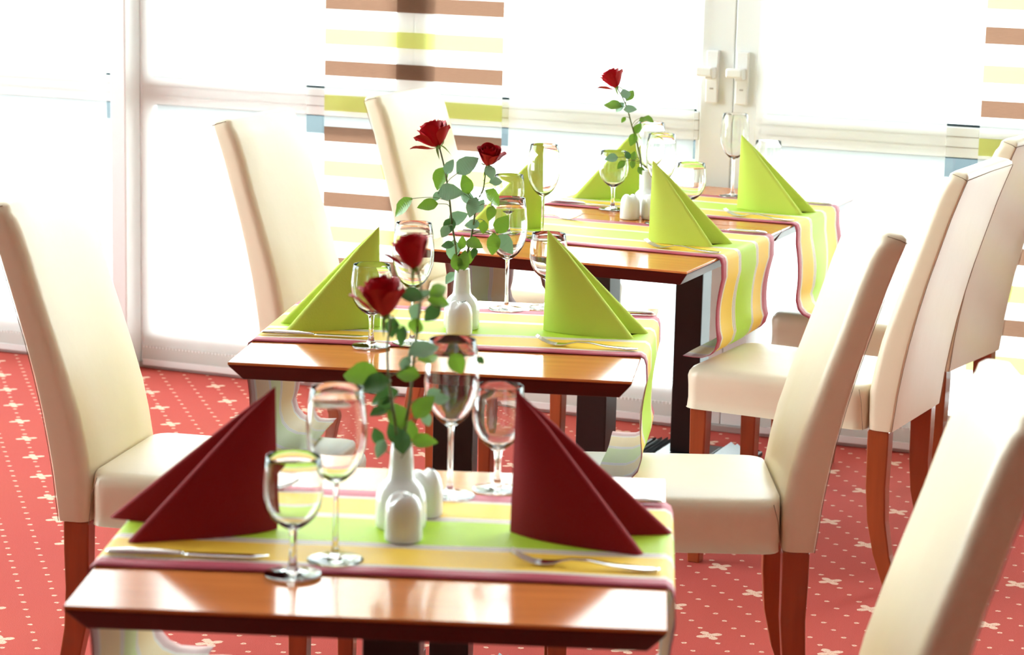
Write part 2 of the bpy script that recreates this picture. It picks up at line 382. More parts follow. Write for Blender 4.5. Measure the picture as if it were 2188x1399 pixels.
# panel curtains
def panel(s0, s1, off, striped, label, z0=.028, z1=3.76, dz=0):
    e = empty('panel_curtain', wp((s0+s1)/2, off, 0), WA); w2 = (s1-s0)/2
    vs = []; fs = []; nx, nz = 16, 40
    for j in range(nz+1):
        z = z0 + (z1-z0)*j/nz
        for i in range(nx+1):
            x = -w2 + 2*w2*i/nx
            vs.append((x, .003*math.sin(x*9+z*2.1)*(1-z/3.8), z-dz))
    for j in range(nz):
        for i in range(nx):
            a = j*(nx+1)+i; fs.append((a, a+1, a+nx+2, a+nx+1))
    p = mesh('voile', vs, fs, M_STRIPE if striped else M_SHEER, e)
    p.location = (0, 0, dz)
    b = MB().box(-w2, w2, -.004, .004, z0-.016, z0+.006).build('bottom_bar', M_FRAME, e, smooth=False); bevel(b, .002)
    h = MB().box(-w2, w2, -.0045, .0045, z0+.0065, z0+.05).build('hem', M_SHEER, e, smooth=False)
    t = MB().box(-w2, w2, -.008, .008, z1, z1+.03).build('top_carrier', M_FRAME, e, smooth=False)
    n = int((s1-s0)/.012); sm = MB()
    for k in range(n):
        x = -w2 + (k+.5)*(s1-s0)/n
        sm.box(x-.002, x+.002, -.006, -.0046, z0+.044, z0+.05)
    sm.build('stitching', M_FRAME, e, smooth=False)
    tag(e, label, 'curtain', 'panel curtains hanging in front of the glazing')
panel(-5.929, -4.150, .022, False, 'white sheer panel curtain at the left edge, left of the slim post')
panel(-4.020, -3.425, .022, False, 'white sheer panel curtain right of the slim post, behind the left chairs')
panel(-3.363, -2.762, .022, True, 'sheer panel curtain with brown and lime stripes behind the two left chairs and roses')
panel(-2.740, -2.151, .022, False, 'white sheer panel curtain between the striped panel and the door handles')
panel(-1.965, -1.402, .022, False, 'white sheer panel curtain right of the door handles')
panel(-1.309, -0.703, .022, True, 'sheer panel curtain with brown and lime stripes at the right edge', dz=-.007)

# ------------------------------------------------------------------ tables
HT = .745
TAB = {1: (-.1548, 3.2526, -.0552, .752, .752), 2: (-.1080, 4.7296, -.1194, .752, .752),
       3: (.2200, 6.0278, -.3947, .711, .760), 4: (.5073, 6.7176, -.3947, .711, .730)}
def tl(k, u, v, z=HT):
    x, y, th = TAB[k][:3]; c, s = math.cos(th), math.sin(th)
    return Vector((x+u*c-v*s, y+u*s+v*c, z))
def table(k, label):
    x, y, th, w, d = TAB[k]
    e = empty('dining_table', (x, y, 0), th); tag(e, label, 'table', 'square pedestal tables')
    a, b = w/2, d/2
    def ring(ins, z): return [(-a+ins, -b+ins, z), (a-ins, -b+ins, z), (a-ins, b-ins, z), (-a+ins, b-ins, z)]
    bevel(MB().loft([ring(0.0005, HT-.005), ring(0, HT-.004), ring(.0012, HT)]).build('tabletop', M_TOP, e, smooth=False), .001)
    bevel(MB().loft([ring(.024, HT-.036), ring(.003, HT-.0095), ring(0.0003, HT-.0052)]).build('edge_band', M_EDGE, e, smooth=False), .0015)
    bevel(MB().box(-.16, .16, -.16, .16, HT-.045, HT-.0362).build('mounting_plate', M_BLACK, e, smooth=False), .002)
    bevel(MB().box(-.04, .04, -.04, .04, .036, HT-.0452).build('column', M_BLACK, e, smooth=False), .003)
    bevel(MB().box(-.075, .075, -.075, .075, .0165, .0358).build('collar', M_IRON, e, smooth=False), .003)
    bevel(MB().box(-.172, .172, -.172, .172, .001, .016).build('base_plate', M_IRON, e, smooth=False), .004)
    for sx in (-1, 1):                                # stepped ribs on both sides of the collar
        for i in range(5):
            x0 = .078 + i*.0185; z1 = .034 - i*.0030
            v = [(sx*x0, -.165, .0162), (sx*(x0+.017), -.165, .0162), (sx*(x0+.017), -.165, z1-.012), (sx*x0, -.165, z1)]
            m = MB().loft([v, [(p[0], .165, p[2]) for p in v]]); m.build('rib', M_IRON, e, smooth=False)
    return e
table(1, 'square honey-wood table nearest the camera with burgundy napkins')
table(2, 'middle square honey-wood table with lime napkins and two red roses')
table(3, 'nearer of the two pushed-together honey-wood tables by the window')
table(4, 'farther of the two pushed-together honey-wood tables, against the glazed doors')

def runner(k, cv, lz, rz, lflip, rflip, label, skew=0, wid=.432):
    """cloth strip over the table; the ends hang down and rest on the chair seats"""
    x, y, th, w, d = TAB[k]; a = w/2
    e = empty('table_runner', (x, y, HT), th)
    def side(zend, flip):
        p = [(a-.012, .0012), (a-.002, .0014), (a+.006, -.003), (a+.0095, -.014), (a+.011, -.05)]
        zz = zend - HT
        n = 8
        for i in range(1, n+1):
            f = i/n; z = -.05 + (zz+.045+.05)*f
            p.append((a+.011 + .012*math.sin(f*2.6)*flip, z))
        bx, bz = p[-1]
        if flip < 0:
            p += [(bx-.006, bz-.022), (bx-.018, bz-.036), (bx-.036, bz-.0435), (bx-.06, bz-.0445), (bx-.085, bz-.043)]
        else:
            p += [(bx+.007, bz-.022), (bx+.02, bz-.036), (bx+.04, bz-.0435), (bx+.06, bz-.0445)]
        return p
    L = [(-u, z) for u, z in side(lz, lflip)][::-1]; Rr = side(rz, rflip)
    top = [(-a+.012+(2*a-.024)*i/18, .0012) for i in range(1, 18)]
    path = L + top + Rr
    nv = 20; vs = []; fs = []; uvs = []
    for i, (u, z) in enumerate(path):
        hang = max(0, min(1, (abs(u)-a)/.01)) if z < -.02 else 0
        for j in range(nv+1):
            f = j/nv; v = cv + (f-.5)*wid + skew*u
            wv = .005*math.sin(f*9+k)*min(1, max(0, -z-.03)/.1)*(1 if z > -.2 else .3)
            dv = -.012*(f-.5)*min(1, max(0, -z)/.2)
            vs.append((u + wv*(1 if u > 0 else -1), v + dv + .0025*math.sin(u*7+k+f*2)*(0 if abs(f-.5) < .3 else 1), z + (.0004*math.sin(u*30+f*6+k)+.0004 if z > 0 else 0)))
            uvs.append((i/(len(path)-1), f))
    for i in range(len(path)-1):
        for j in range(nv):
            q = i*(nv+1)+j; fs.append((q, q+nv+1, q+nv+2, q+1))
    o = mesh('cloth', vs, fs, M_RUN, e)
    uvl = o.data.uv_layers.new(name='UVMap')
    for lp in o.data.loops: uvl.data[lp.index].uv = uvs[lp.vertex_index]
    so = o.modifiers.new('thick', 'SOLIDIFY'); so.thickness = .0012; so.offset = 1; o.data.materials.append(M_RUNB); so.material_offset = 1
    tag(e, label, 'table runner', 'striped table runners')
SEAT = .497
runner(1, .012, SEAT, SEAT, -1, -1, 'striped lime, yellow and wine-red runner on the nearest table')
runner(2, .052, SEAT, SEAT, -1, -1, 'striped lime, yellow and wine-red runner on the middle table', skew=.03)
runner(3, .064, SEAT, SEAT, -1, -1, 'striped runner on the nearer joined table, its end resting on a chair seat')
runner(4, -.052, SEAT, SEAT, -1, 1, 'striped runner on the far table against the glazed doors')

# ------------------------------------------------------------------ chairs
def make_chair():
    e = empty('dining_chair')
    # backrest: side profile rear x / front x per height, chair faces +X, origin under the rear foot of the cover
    zs =  [.388, .43, .477, .54, .60, .67, .743, .82, .90, .95, .974, .986]
    xr =  [0.0, -.005, -.010, -.020, -.031, -.047, -.066, -.089, -.1135, -.131, -.140, -.1445]
    xf =  [x+t_ for x, t_ in zip(xr, [.060, .067, .073, .073, .071, .066, .061, .058, .058, .058, .056, .050])]
    hw = .188; rings = []
    def sect(xa, xb, w2, z, rf, dzf=0):
        p = []
        rr = .006
        for (cx, cy, r, a0) in ((xb-rf, w2-rf, rf, 0), (xa+rr, w2-rr, rr, 90), (xa+rr, -w2+rr, rr, 180), (xb-rf, -w2+rf, rf, 270)):
            for k in range(5):
                t = math.radians(a0+k*22.5); p.append((cx+r*math.cos(t), cy+r*math.sin(t)))
        # extra points on the long sides
        out = []
        n = len(p)
        for i in range(n):
            out.append(p[i]); q = p[(i+1) % n]
            if i % 5 == 4:
                for m in (1, 2, 3): out.append((p[i][0]+(q[0]-p[i][0])*m/4, p[i][1]+(q[1]-p[i][1])*m/4))
        res = []
        for (x_, y_) in out:
            fr = (x_-xa)/max(1e-6, xb-xa)
            res.append((x_, y_, z+dzf*fr))
        return res
    for z, a, b in zip(zs, xr, xf):
        rings.append(sect(a, b, hw, z, min(.022, (b-a)*.4)))
    a, b = xr[-1], xf[-1]
    rings.append(sect(a-.001, b-.004, hw-.004, .995, .018, .004)); rings.append(sect(a+.004, b-.013, hw-.013, 1.001, .012, .004))
    rings.append(sect(a+.018, b-.022, hw-.05, 1.004, .004, .002))
    bk = autosmooth(MB().loft(rings).build('backrest', M_LEATHER, e), 55)
    # seat
    def rr_(x0, x1, w2, r, z):
        p = []
        for (cx, cy, a0) in ((x1-r, w2-r, 0), (x0+r, w2-r, 90), (x0+r, -w2+r, 180), (x1-r, -w2+r, 270)):
            for k in range(5):
                t = math.radians(a0+k*22.5); p.append((cx+r*math.cos(t), cy+r*math.sin(t), z))
        return p
    S = [(.386, .0, .03), (.387, .001, .032), (.41, .003, .032), (.44, .002, .034), (.463, .0, .036), (.474, .0025, .036), (.482, .008, .036), (.4868, .016, .038), (.4895, .032, .045), (.4915, .11, .05)]
    rings = [rr_(.066+(i*.2 if i > .02 else 0), .522-i, .198-i, r, z) for z, i, r in S]
    st = MB().loft(rings).build('seat', M_LEATHER, e); autosmooth(st, 50)
    # seams
    def seam(pts, r=.0008): MB().tube(pts, r, 5).build('seam', M_SEAM, e)
    for sy in (-1, 1):
        seam([(x-.0004, sy*(hw-.0005), z) for x, z in zip(xr, zs)])
        seam([(.0665, sy*.1983, .388), (.073, sy*.1975, .45), (.082, sy*.192, .482)])
        seam([(xr[-1]-.0005, sy*(hw-.001), .9865), (xr[-1]+.012, sy*(hw-.001), .993), (xf[-1]-.014, sy*(hw-.006), .9995)])
    seam([(xr[-1]-.001, -hw+.001, .988), (xr[-1]-.0012, 0, .990), (xr[-1]-.001, hw-.001, .988)])
    # legs
    for sy in (-1, 1):
        rg = []
        for z, x0, x1, w2 in ((.387, .008, .060, .019), (.33, .008, .059, .019), (.25, .010, .058, .018), (.17, .006, .051, .017), (.09, -.008, .033, .016), (.0, -.034, .0, .015)):
            yc = sy*(.165)
            rg.append([(x0, yc-w2, z), (x1, yc-w2, z), (x1, yc+w2, z), (x0, yc+w2, z)])
        bevel(MB().loft(rg[::-1]).build('leg', M_LEG, e, smooth=False), .003)
        rg = []
        for z, h_ in ((.0, .0155), (.2, .0185), (.3855, .021)):
            xc, yc = .485, sy*.168
            rg.append([(xc-h_, yc-h_, z), (xc+h_, yc-h_, z), (xc+h_, yc+h_, z), (xc-h_, yc+h_, z)])
        bevel(MB().loft(rg).build('leg', M_LEG, e, smooth=False), .003)
    return e
CH = [((-.835, 4.746), -.207, 1, 'cream high-back chair at the left end of the middle table'),
      ((-.573, 6.309), -.393, 1, 'cream high-back chair on the left, at the nearer of the joined tables'),
      ((-.224, 7.018), -.464, 1, 'cream high-back chair in front of the striped panel curtain, left of the far table'),
      ((.585, 4.649), .007, -1, 'cream high-back chair at the right end of the middle table, runner end on its seat'),
      ((.970, 5.652), -.466, -1, 'cream high-back chair at the right end of the nearer joined table, back seam showing'),
      ((1.239, 6.358), -.546, -1, 'rightmost far cream high-back chair, in front of the striped panel at the right edge'),
      ((.545, 3.135), -.033, -1, 'blurred cream high-back chair nearest the camera at the lower right corner'),
      ((-.868, 3.250), .12, 1, 'cream chair whose seat only just shows below the left end of the nearest table')]
proto = None
for (p, th, side, lab) in CH:
    rz = th if side > 0 else th + PI
    if proto is None:
        proto = make_chair(); o = proto; o.location = (p[0], p[1], 0); o.rotation_euler = (0, 0, rz)
    else: o = dup(proto, (p[0], p[1], 0), rz)
    tag(o, lab, 'chair', 'cream upholstered high-back chairs')

# ------------------------------------------------------------------ napkins
def napkin(k, I, A, B, mat, label, hgt=.202):
    """standing folded napkin: vertical crease at I, two hollow wings running out to A (near) and B (far)"""
    e = empty('folded_napkin', tl(k, I[0], I[1], HT+.0032), TAB[k][2])
    a = Vector((A[0]-I[0], A[1]-I[1])); b = Vector((B[0]-I[0], B[1]-I[1]))
    sg = 1 if a.x*b.y - a.y*b.x > 0 else -1         # turning sense from near wing to far wing
    na = Vector((a.y, -a.x)).normalized()*sg         # outward normals
    nb = Vector((-b.y, b.x)).normalized()*sg
    rings = []; NZ = 14
    for i in range(NZ+1):
        t = i/NZ; f = 1-t
        f = max(f, .004)
        bulge = .021*f*(1-f*.2); th = .0105*min(1, f*5)*(.4+.6*f)
        p = []
        N = 10
        for m in range(N+1):                         # outer side of the near wing
            s = m/N; p.append(a*f*s + na*bulge*math.sin(PI*s**.8)*(1-.35*s))
        tip = a*f
        d = a.normalized()
        p += [tip - na*th + (na*math.cos(q*PI/6) + d*math.sin(q*PI/6))*th for q in range(1, 7)]
        for m in range(1, 6):                        # inner side back into the valley
            s = 1-m/6; p.append(a*f*(.30+.70*s) - na*(th*2 + .004*f*math.sin(PI*s)))
        p.append((a+b)*.5*f*.27)
        for m in range(5, 0, -1):
            s = 1-m/6; p.append(b*f*(.30+.70*s) - nb*(th*2 + .004*f*math.sin(PI*s)))
        tip = b*f; d = b.normalized()
        p += [tip - nb*th + (nb*math.cos(q*PI/6) + d*math.sin(q*PI/6))*th for q in range(6, 0, -1)]
        for m in range(N, 0, -1):
            s = m/N; p.append(b*f*s + nb*bulge*math.sin(PI*s**.8)*(1-.35*s))
        z = hgt*t
        lean = Vector((-a.x-b.x, -a.y-b.y)).normalized()*(-.004)*t
        rings.append([(q.x+lean.x, q.y+lean.y, z) for q in p])
    if sg < 0: rings = [r[::-1] for r in rings]
    mb = MB().loft(rings)
    o = mb.build('folded_cloth', mat, e)
    autosmooth(o, 75)
    tag(e, label, 'napkin', 'standing folded napkins')
napkin(1, (-.165, .0), (-.341, -.097), (-.395, .040), M_WINE, 'left standing burgundy napkin on the nearest table')
napkin(1, (.157, .033), (.329, -.060), (.372, .068), M_WINE, 'right standing burgundy napkin on the nearest table')
napkin(2, (-.160, .022), (-.318, -.076), (-.351, .027), M_LIME, 'left standing lime napkin on the middle table')
napkin(2, (.164, .064), (.336, .010), (.362, .095), M_LIME, 'right standing lime napkin on the middle table')
napkin(3, (-.184, .059), (-.345, -.035), (-.338, .09), M_LIME, 'left standing lime napkin on the nearer joined table, behind the roses')
napkin(3, (.126, -.005), (.285, -.016), (.305, .083), M_LIME, 'right standing lime napkin on the nearer joined table')
napkin(4, (-.166, -.012), (-.315, -.115), (-.335, -.01), M_LIME, 'left standing lime napkin on the far table behind the single rose')
napkin(4, (.134, -.053), (.318, -.093), (.335, -.003), M_LIME, 'right standing lime napkin on the far table in front of the doors')

# ------------------------------------------------------------------ glasses
def make_glass(tall):
    e = empty('wine_glass')
    if tall:
        out = [(.0046, .105), (.008, .1072), (.015, .1115), (.0245, .121), (.0325, .1345), (.0385, .153), (.0405, .171), (.0400, .190), (.0378, .213), (.0345, .2345)]
        inn = [(.0339, .2345), (.0372, .213), (.0394, .190), (.0399, .171), (.0378, .1535), (.0317, .1355), (.0235, .1228), (.0138, .1142), (.006, .1112), (.0002, .1105)]
        stem = [(.0105, .0058), (.0062, .009), (.0043, .017), (.0036, .035), (.0036, .080), (.0040, .097), (.0046, .105)]
    else:
        out = [(.0062, .060), (.011, .0625), (.020, .0685), (.029, .0775), (.036, .091), (.0395, .107), (.0395, .124), (.0375, .143), (.0355, .158)]
        inn = [(.0348, .158), (.0368, .143), (.0388, .124), (.0388, .107), (.0352, .0918), (.0281, .0790), (.0188, .0708), (.0095, .0665), (.0002, .0655)]
        stem = [(.0115, .0062), (.0072, .0095), (.0052, .018), (.0046, .035), (.0050, .050), (.0062, .060)]
    foot = [(stem[0][0], stem[0][1]), (.020, .0038), (.031, .0024), (.0365, .0016), (.0378, .0008), (.0365, 0.0), (.02, .0002), (.0002, .0002)]
    n = 40
    MB().lathe(out+[(out[-1][0]*.5+inn[0][0]*.5, out[-1][1]+.0005)]+inn, n).build('bowl', M_GLASS, e)
    MB().lathe(stem, n).build('stem', M_GLASS, e)
    f = MB().lathe(foot[::-1], n); f.build('foot', M_GLASS, e)
    return e
gl = {True: None, False: None}
def glass(k, u, v, tall, label):
    p = tl(k, u, v, HT+.0032)
    if gl[tall] is None: gl[tall] = make_glass(tall); o = gl[tall]; o.location = p
    else: o = dup(gl[tall], p)
    tag(o, label, 'wine glass', 'tall wine glasses' if tall else 'small wine glasses')
glass(1, -.112, -.212, False, 'small empty wine glass at the front of the nearest table, beside the left burgundy napkin')
glass(1, -.066, -.138, True, 'tall empty wine glass left of the vase on the nearest table')
glass(1, .057, .215, True, 'tall empty wine glass right of the vase at the back of the nearest table')
glass(1, .124, .262, False, 'small empty wine glass partly behind the right burgundy napkin')
glass(2, -.142, -.177, False, 'small empty wine glass in front of the left lime napkin on the middle table')
glass(2, -.070, -.130, True, 'tall empty wine glass behind the blurred rose, near edge of the middle table')
glass(2, .063, .272, True, 'tall empty wine glass right of the roses at the back of the middle table')
glass(2, .145, .310, False, 'small empty wine glass left of and behind the right lime napkin on the middle table')
glass(3, -.197, -.141, False, 'small empty wine glass behind rose leaves on the nearer joined table')
glass(3, -.120, -.103, True, 'tall empty wine glass in front of the left lime napkin of the nearer joined table')
glass(3, .047, .297, True, 'tall empty wine glass directly behind the right lime napkin of the nearer joined table')
glass(3, .113, .350, False, 'small empty wine glass above the right lime napkin, back edge of nearer joined table')
glass(4, -.152, -.265, False, 'small empty wine glass in front of the far left lime napkin, by the single rose')
glass(4, -.073, -.194, True, 'tall empty wine glass right of the far left lime napkin')
glass(4, .049, .171, True, 'tall empty wine glass below the door handles on the far table')
glass(4, .133, .225, False, 'small empty wine glass behind the far right lime napkin')

# ------------------------------------------------------------------ cutlery
def make_fork():
    e = empty('fork')                               # handle end at x=0, tines towards +x
    prof = [(0, .0045, .0030), (.004, .0075, .0026), (.02, .0095, .0022), (.06, .0075, .0038), (.095, .0042, .0085), (.118, .0034, .0085), (.130, .0042, .0058), (.140, .0085, .0030), (.150, .0108, .0018), (.160, .0115, .0016)]
    rg = [[(x, -w, z), (x, w, z), (x, w, z+.0022), (x, -w, z+.0022)] for x, w, z in prof]
    bevel(MB().loft(rg).build('handle', M_STEEL, e), .0008)
    for i in range(4):
        y = -.0095 + i*.00633
        rg = [[(x, y*s-w, z), (x, y*s+w, z), (x, y*s+w, z+.0018), (x, y*s-w, z+.0018)] for x, w, z, s in ((.1595, .0021, .0016, 1), (.172, .0018, .0035, 1), (.186, .0016, .0085, .97), (.200, .0009, .017, .93))]
        MB().loft(rg).build('tine', M_STEEL, e)
    return e
def make_knife():
    e = empty('knife')                              # handle end at x=0, blade towards +x
    prof = [(0, .004, .002, .005), (.004, .0075, .0006, .0075), (.03, .0088, .0002, .0092), (.07, .0076, .0006, .0088), (.098, .0062, .0010, .0076), (.104, .0055, .0015, .0065)]
    rg = []
    for x, w, z0, z1 in prof:
        zc, hz = (z0+z1)/2, (z1-z0)/2
        rg.append([(x, w*math.cos(t*PI/4), zc+hz*math.sin(t*PI/4)) for t in range(8)])
    MB().loft(rg).build('handle', M_STEEL, e)
    rg = [[(x, y0, .0028), (x, y1, .0034), (x, y1, .0046), (x, y0, .0038)] for x, y0, y1 in ((.1042, -.005, .005), (.115, -.0085, .006), (.16, -.010, .0065), (.195, -.009, .0065), (.212, -.002, .006), (.218, .004, .0055))]
    MB().loft(rg).build('blade', M_STEEL, e)
    return e
pk = {}
def cutlery(kind, k, u, v, ang, label):
    p = tl(k, u, v, HT+.0034); rz = TAB[k][2] + ang
    if kind not in pk: pk[kind] = make_fork() if kind == 'fork' else make_knife(); o = pk[kind]; o.location = p; o.rotation_euler = (0, 0, rz)
    else: o = dup(pk[kind], p, rz)
    tag(o, label, kind, 'table '+kind+'s')
TN = {1: 'nearest table', 2: 'middle table', 3: 'nearer joined table', 4: 'far table'}
for k, vk, vf, vk2, vf2 in ((1, -.152, -.118, .214, .20), (2, -.110, -.085, .280, .235), (3, -.098, -.085, .262, .235), (4, -.225, -.205, .135, .12)):
    a = TAB[k][3]/2
    cutlery('knife', k, -a+.004, vk, .01, 'steel table knife in front of the left napkin on the '+TN[k])
    cutlery('fork', k, -a+.012, vf2, .03, 'steel fork behind the left napkin on the '+TN[k])
    cutlery('fork', k, a-.010, vf-.02, PI-.10, 'steel fork in front of the right napkin on the '+TN[k])
    cutlery('knife', k, a-.004, vk2, PI+.02, 'steel table knife behind the right napkin on the '+TN[k])

# ------------------------------------------------------------------ vases, shakers
def make_vase():
    e = empty('bud_vase')
    prof = [(.0002, 0), (.033, 0), (.0355, .002), (.0362, .012), (.0358, .035), (.0345, .048), (.0305, .058), (.0245, .0645), (.0195, .069), (.0178, .075), (.0165, .095), (.0148, .118), (.0142, .1205), (.0128, .121), (.0118, .119), (.0125, .09), (.013, .06)]
    MB().lathe(prof, 36).build('body', M_PORC, e)
    MB().lathe([(.0125, .088), (.0002, .0882)], 24).build('neck_shade', M_HOLE_SHADE, e)  # black disc added as painted shade inside the neck
    return e
def make_shaker():
    e = empty('salt_shaker')
    n = 32; rings = []
    for r, z in ((.024, 0), (.0262, .0015), (.0265, .006), (.0262, .03), (.0255, .043), (.0235, .053), (.0195, .0605), (.0135, .0655), (.007, .0675), (.0005, .068)):
        rings.append([(r*math.cos(2*PI*k/n), r*math.sin(2*PI*k/n), z - .0075*max(0, (z-.04)/.028)*math.exp(-(r*math.cos(2*PI*k/n)/.0055)**2)) for k in range(n)])
    MB().loft(rings).build('body', M_PORC, e)
    for y in (-.006, 0, .006):
        mb = MB().lathe([(.0011, .0), (.0011, .0016), (.0001, .0017)], 8); mb.build('hole', M_HOLE_SHADE, e, loc=(0.010, y, .0655))
    MB().lathe([(.0267, .0078), (.0269, .0084), (.0267, .009)], 32).build('groove', M_PORC, e)
    return e
va = make_vase(); va.location = tl(1, .003, .038, HT+.0033); tag(va, 'white porcelain bud vase on the nearest table', 'vase', 'white bud vases')
tag(dup(va, tl(2, .001, .045, HT+.0033)), 'white porcelain bud vase on the middle table', 'vase', 'white bud vases')
V4 = Vector((.352, 6.455, HT+.0006)); tag(dup(va, V4), 'white porcelain bud vase where the two joined tables meet', 'vase', 'white bud vases')
sk = make_shaker(); sk.location = tl(1, .014, -.030, HT+.0033); sk.rotation_euler = (0, 0, -.9)
tag(sk, 'white porcelain shaker in front of the vase on the nearest table', 'shaker', 'white porcelain shakers')
tag(dup(sk, tl(1, .030, .104, HT+.0033), .4), 'white porcelain shaker behind the vase on the nearest table', 'shaker', 'white porcelain shakers')
tag(dup(sk, tl(2, .006, -.020, HT+.0033), -.5), 'white porcelain shaker in front of the vase on the middle table', 'shaker', 'white porcelain shakers')
tag(dup(sk, Vector((.305, 6.375, HT+.0006)), .3), 'left white porcelain shaker by the vase between the joined tables', 'shaker', 'white porcelain shakers')
tag(dup(sk, Vector((.362, 6.385, HT+.0006)), .9), 'right white porcelain shaker, half hidden by a lime napkin, between the joined tables', 'shaker', 'white porcelain shakers')

# ------------------------------------------------------------------ roses
def leaf_mesh(i):
    rnd = random.Random(40+i); nx, ny = 8, 4; vs = []; fs = []
    fold = .10+.10*rnd.random(); curl = .10+.22*rnd.random()
    wd_ = [.10, .62, .90, 1.0, .98, .87, .66, .36, .03]
    for a in range(nx+1):
        x = a/nx
        for b in range(ny+1):
            y = (b/ny-.5)*.66*wd_[a]
            zz = fold*abs(y)*2 - curl*x*x + .02*math.sin(a*1.7+b)*wd_[a]
            sv = .012*((a % 2)*2-1)*(1 if b in (0, ny) else 0)
            vs.append((x+sv, y, zz))
    for a in range(nx):
        for b in range(ny):
            q = a*(ny+1)+b; fs.append((q, q+ny+1, q+ny+2, q+1))
    me = bpy.data.meshes.new('leaf'); me.from_pydata(vs, [], fs); me.polygons.foreach_set('use_smooth', [True]*len(fs)); return me
LEAF = []
for tone in range(3):
    row = []
    for i in range(3):
        me = leaf_mesh(i); me.materials.append(M_LEAF[tone]); row.append(me)
    LEAF.append(row)
def petal_mesh(r0, r1, hgt, span, tipout, seed):
    rnd = random.Random(seed); na, nb = 8, 7; vs = []; fs = []
    for j in range(nb+1):
        b = j/nb
        w = span*(.32 + .68*math.sin(PI/2*min(1, b/.62)))
        for i in range(na+1):
            a = i/na*2-1
            rho = r0 + (r1-r0)*math.sin(b*PI/2)**.75 + tipout*b**5*(1-.55*abs(a))
            z = hgt*b*(1 - (.10*a*a + .16*a**4)*b*b) - tipout*.35*b**6
            rho *= 1 + .03*math.sin(a*5+seed)*b*b
            ang = a*w
            vs.append((rho*math.cos(ang), rho*math.sin(ang), z))
    for j in range(nb):
        for i in range(na):
            q = j*(na+1)+i; fs.append((q, q+1, q+na+2, q+na+1))
    me = bpy.data.meshes.new('petal'); me.from_pydata(vs, [], fs); me.polygons.foreach_set('use_smooth', [True]*len(fs)); me.materials.append(M_PETAL); return me
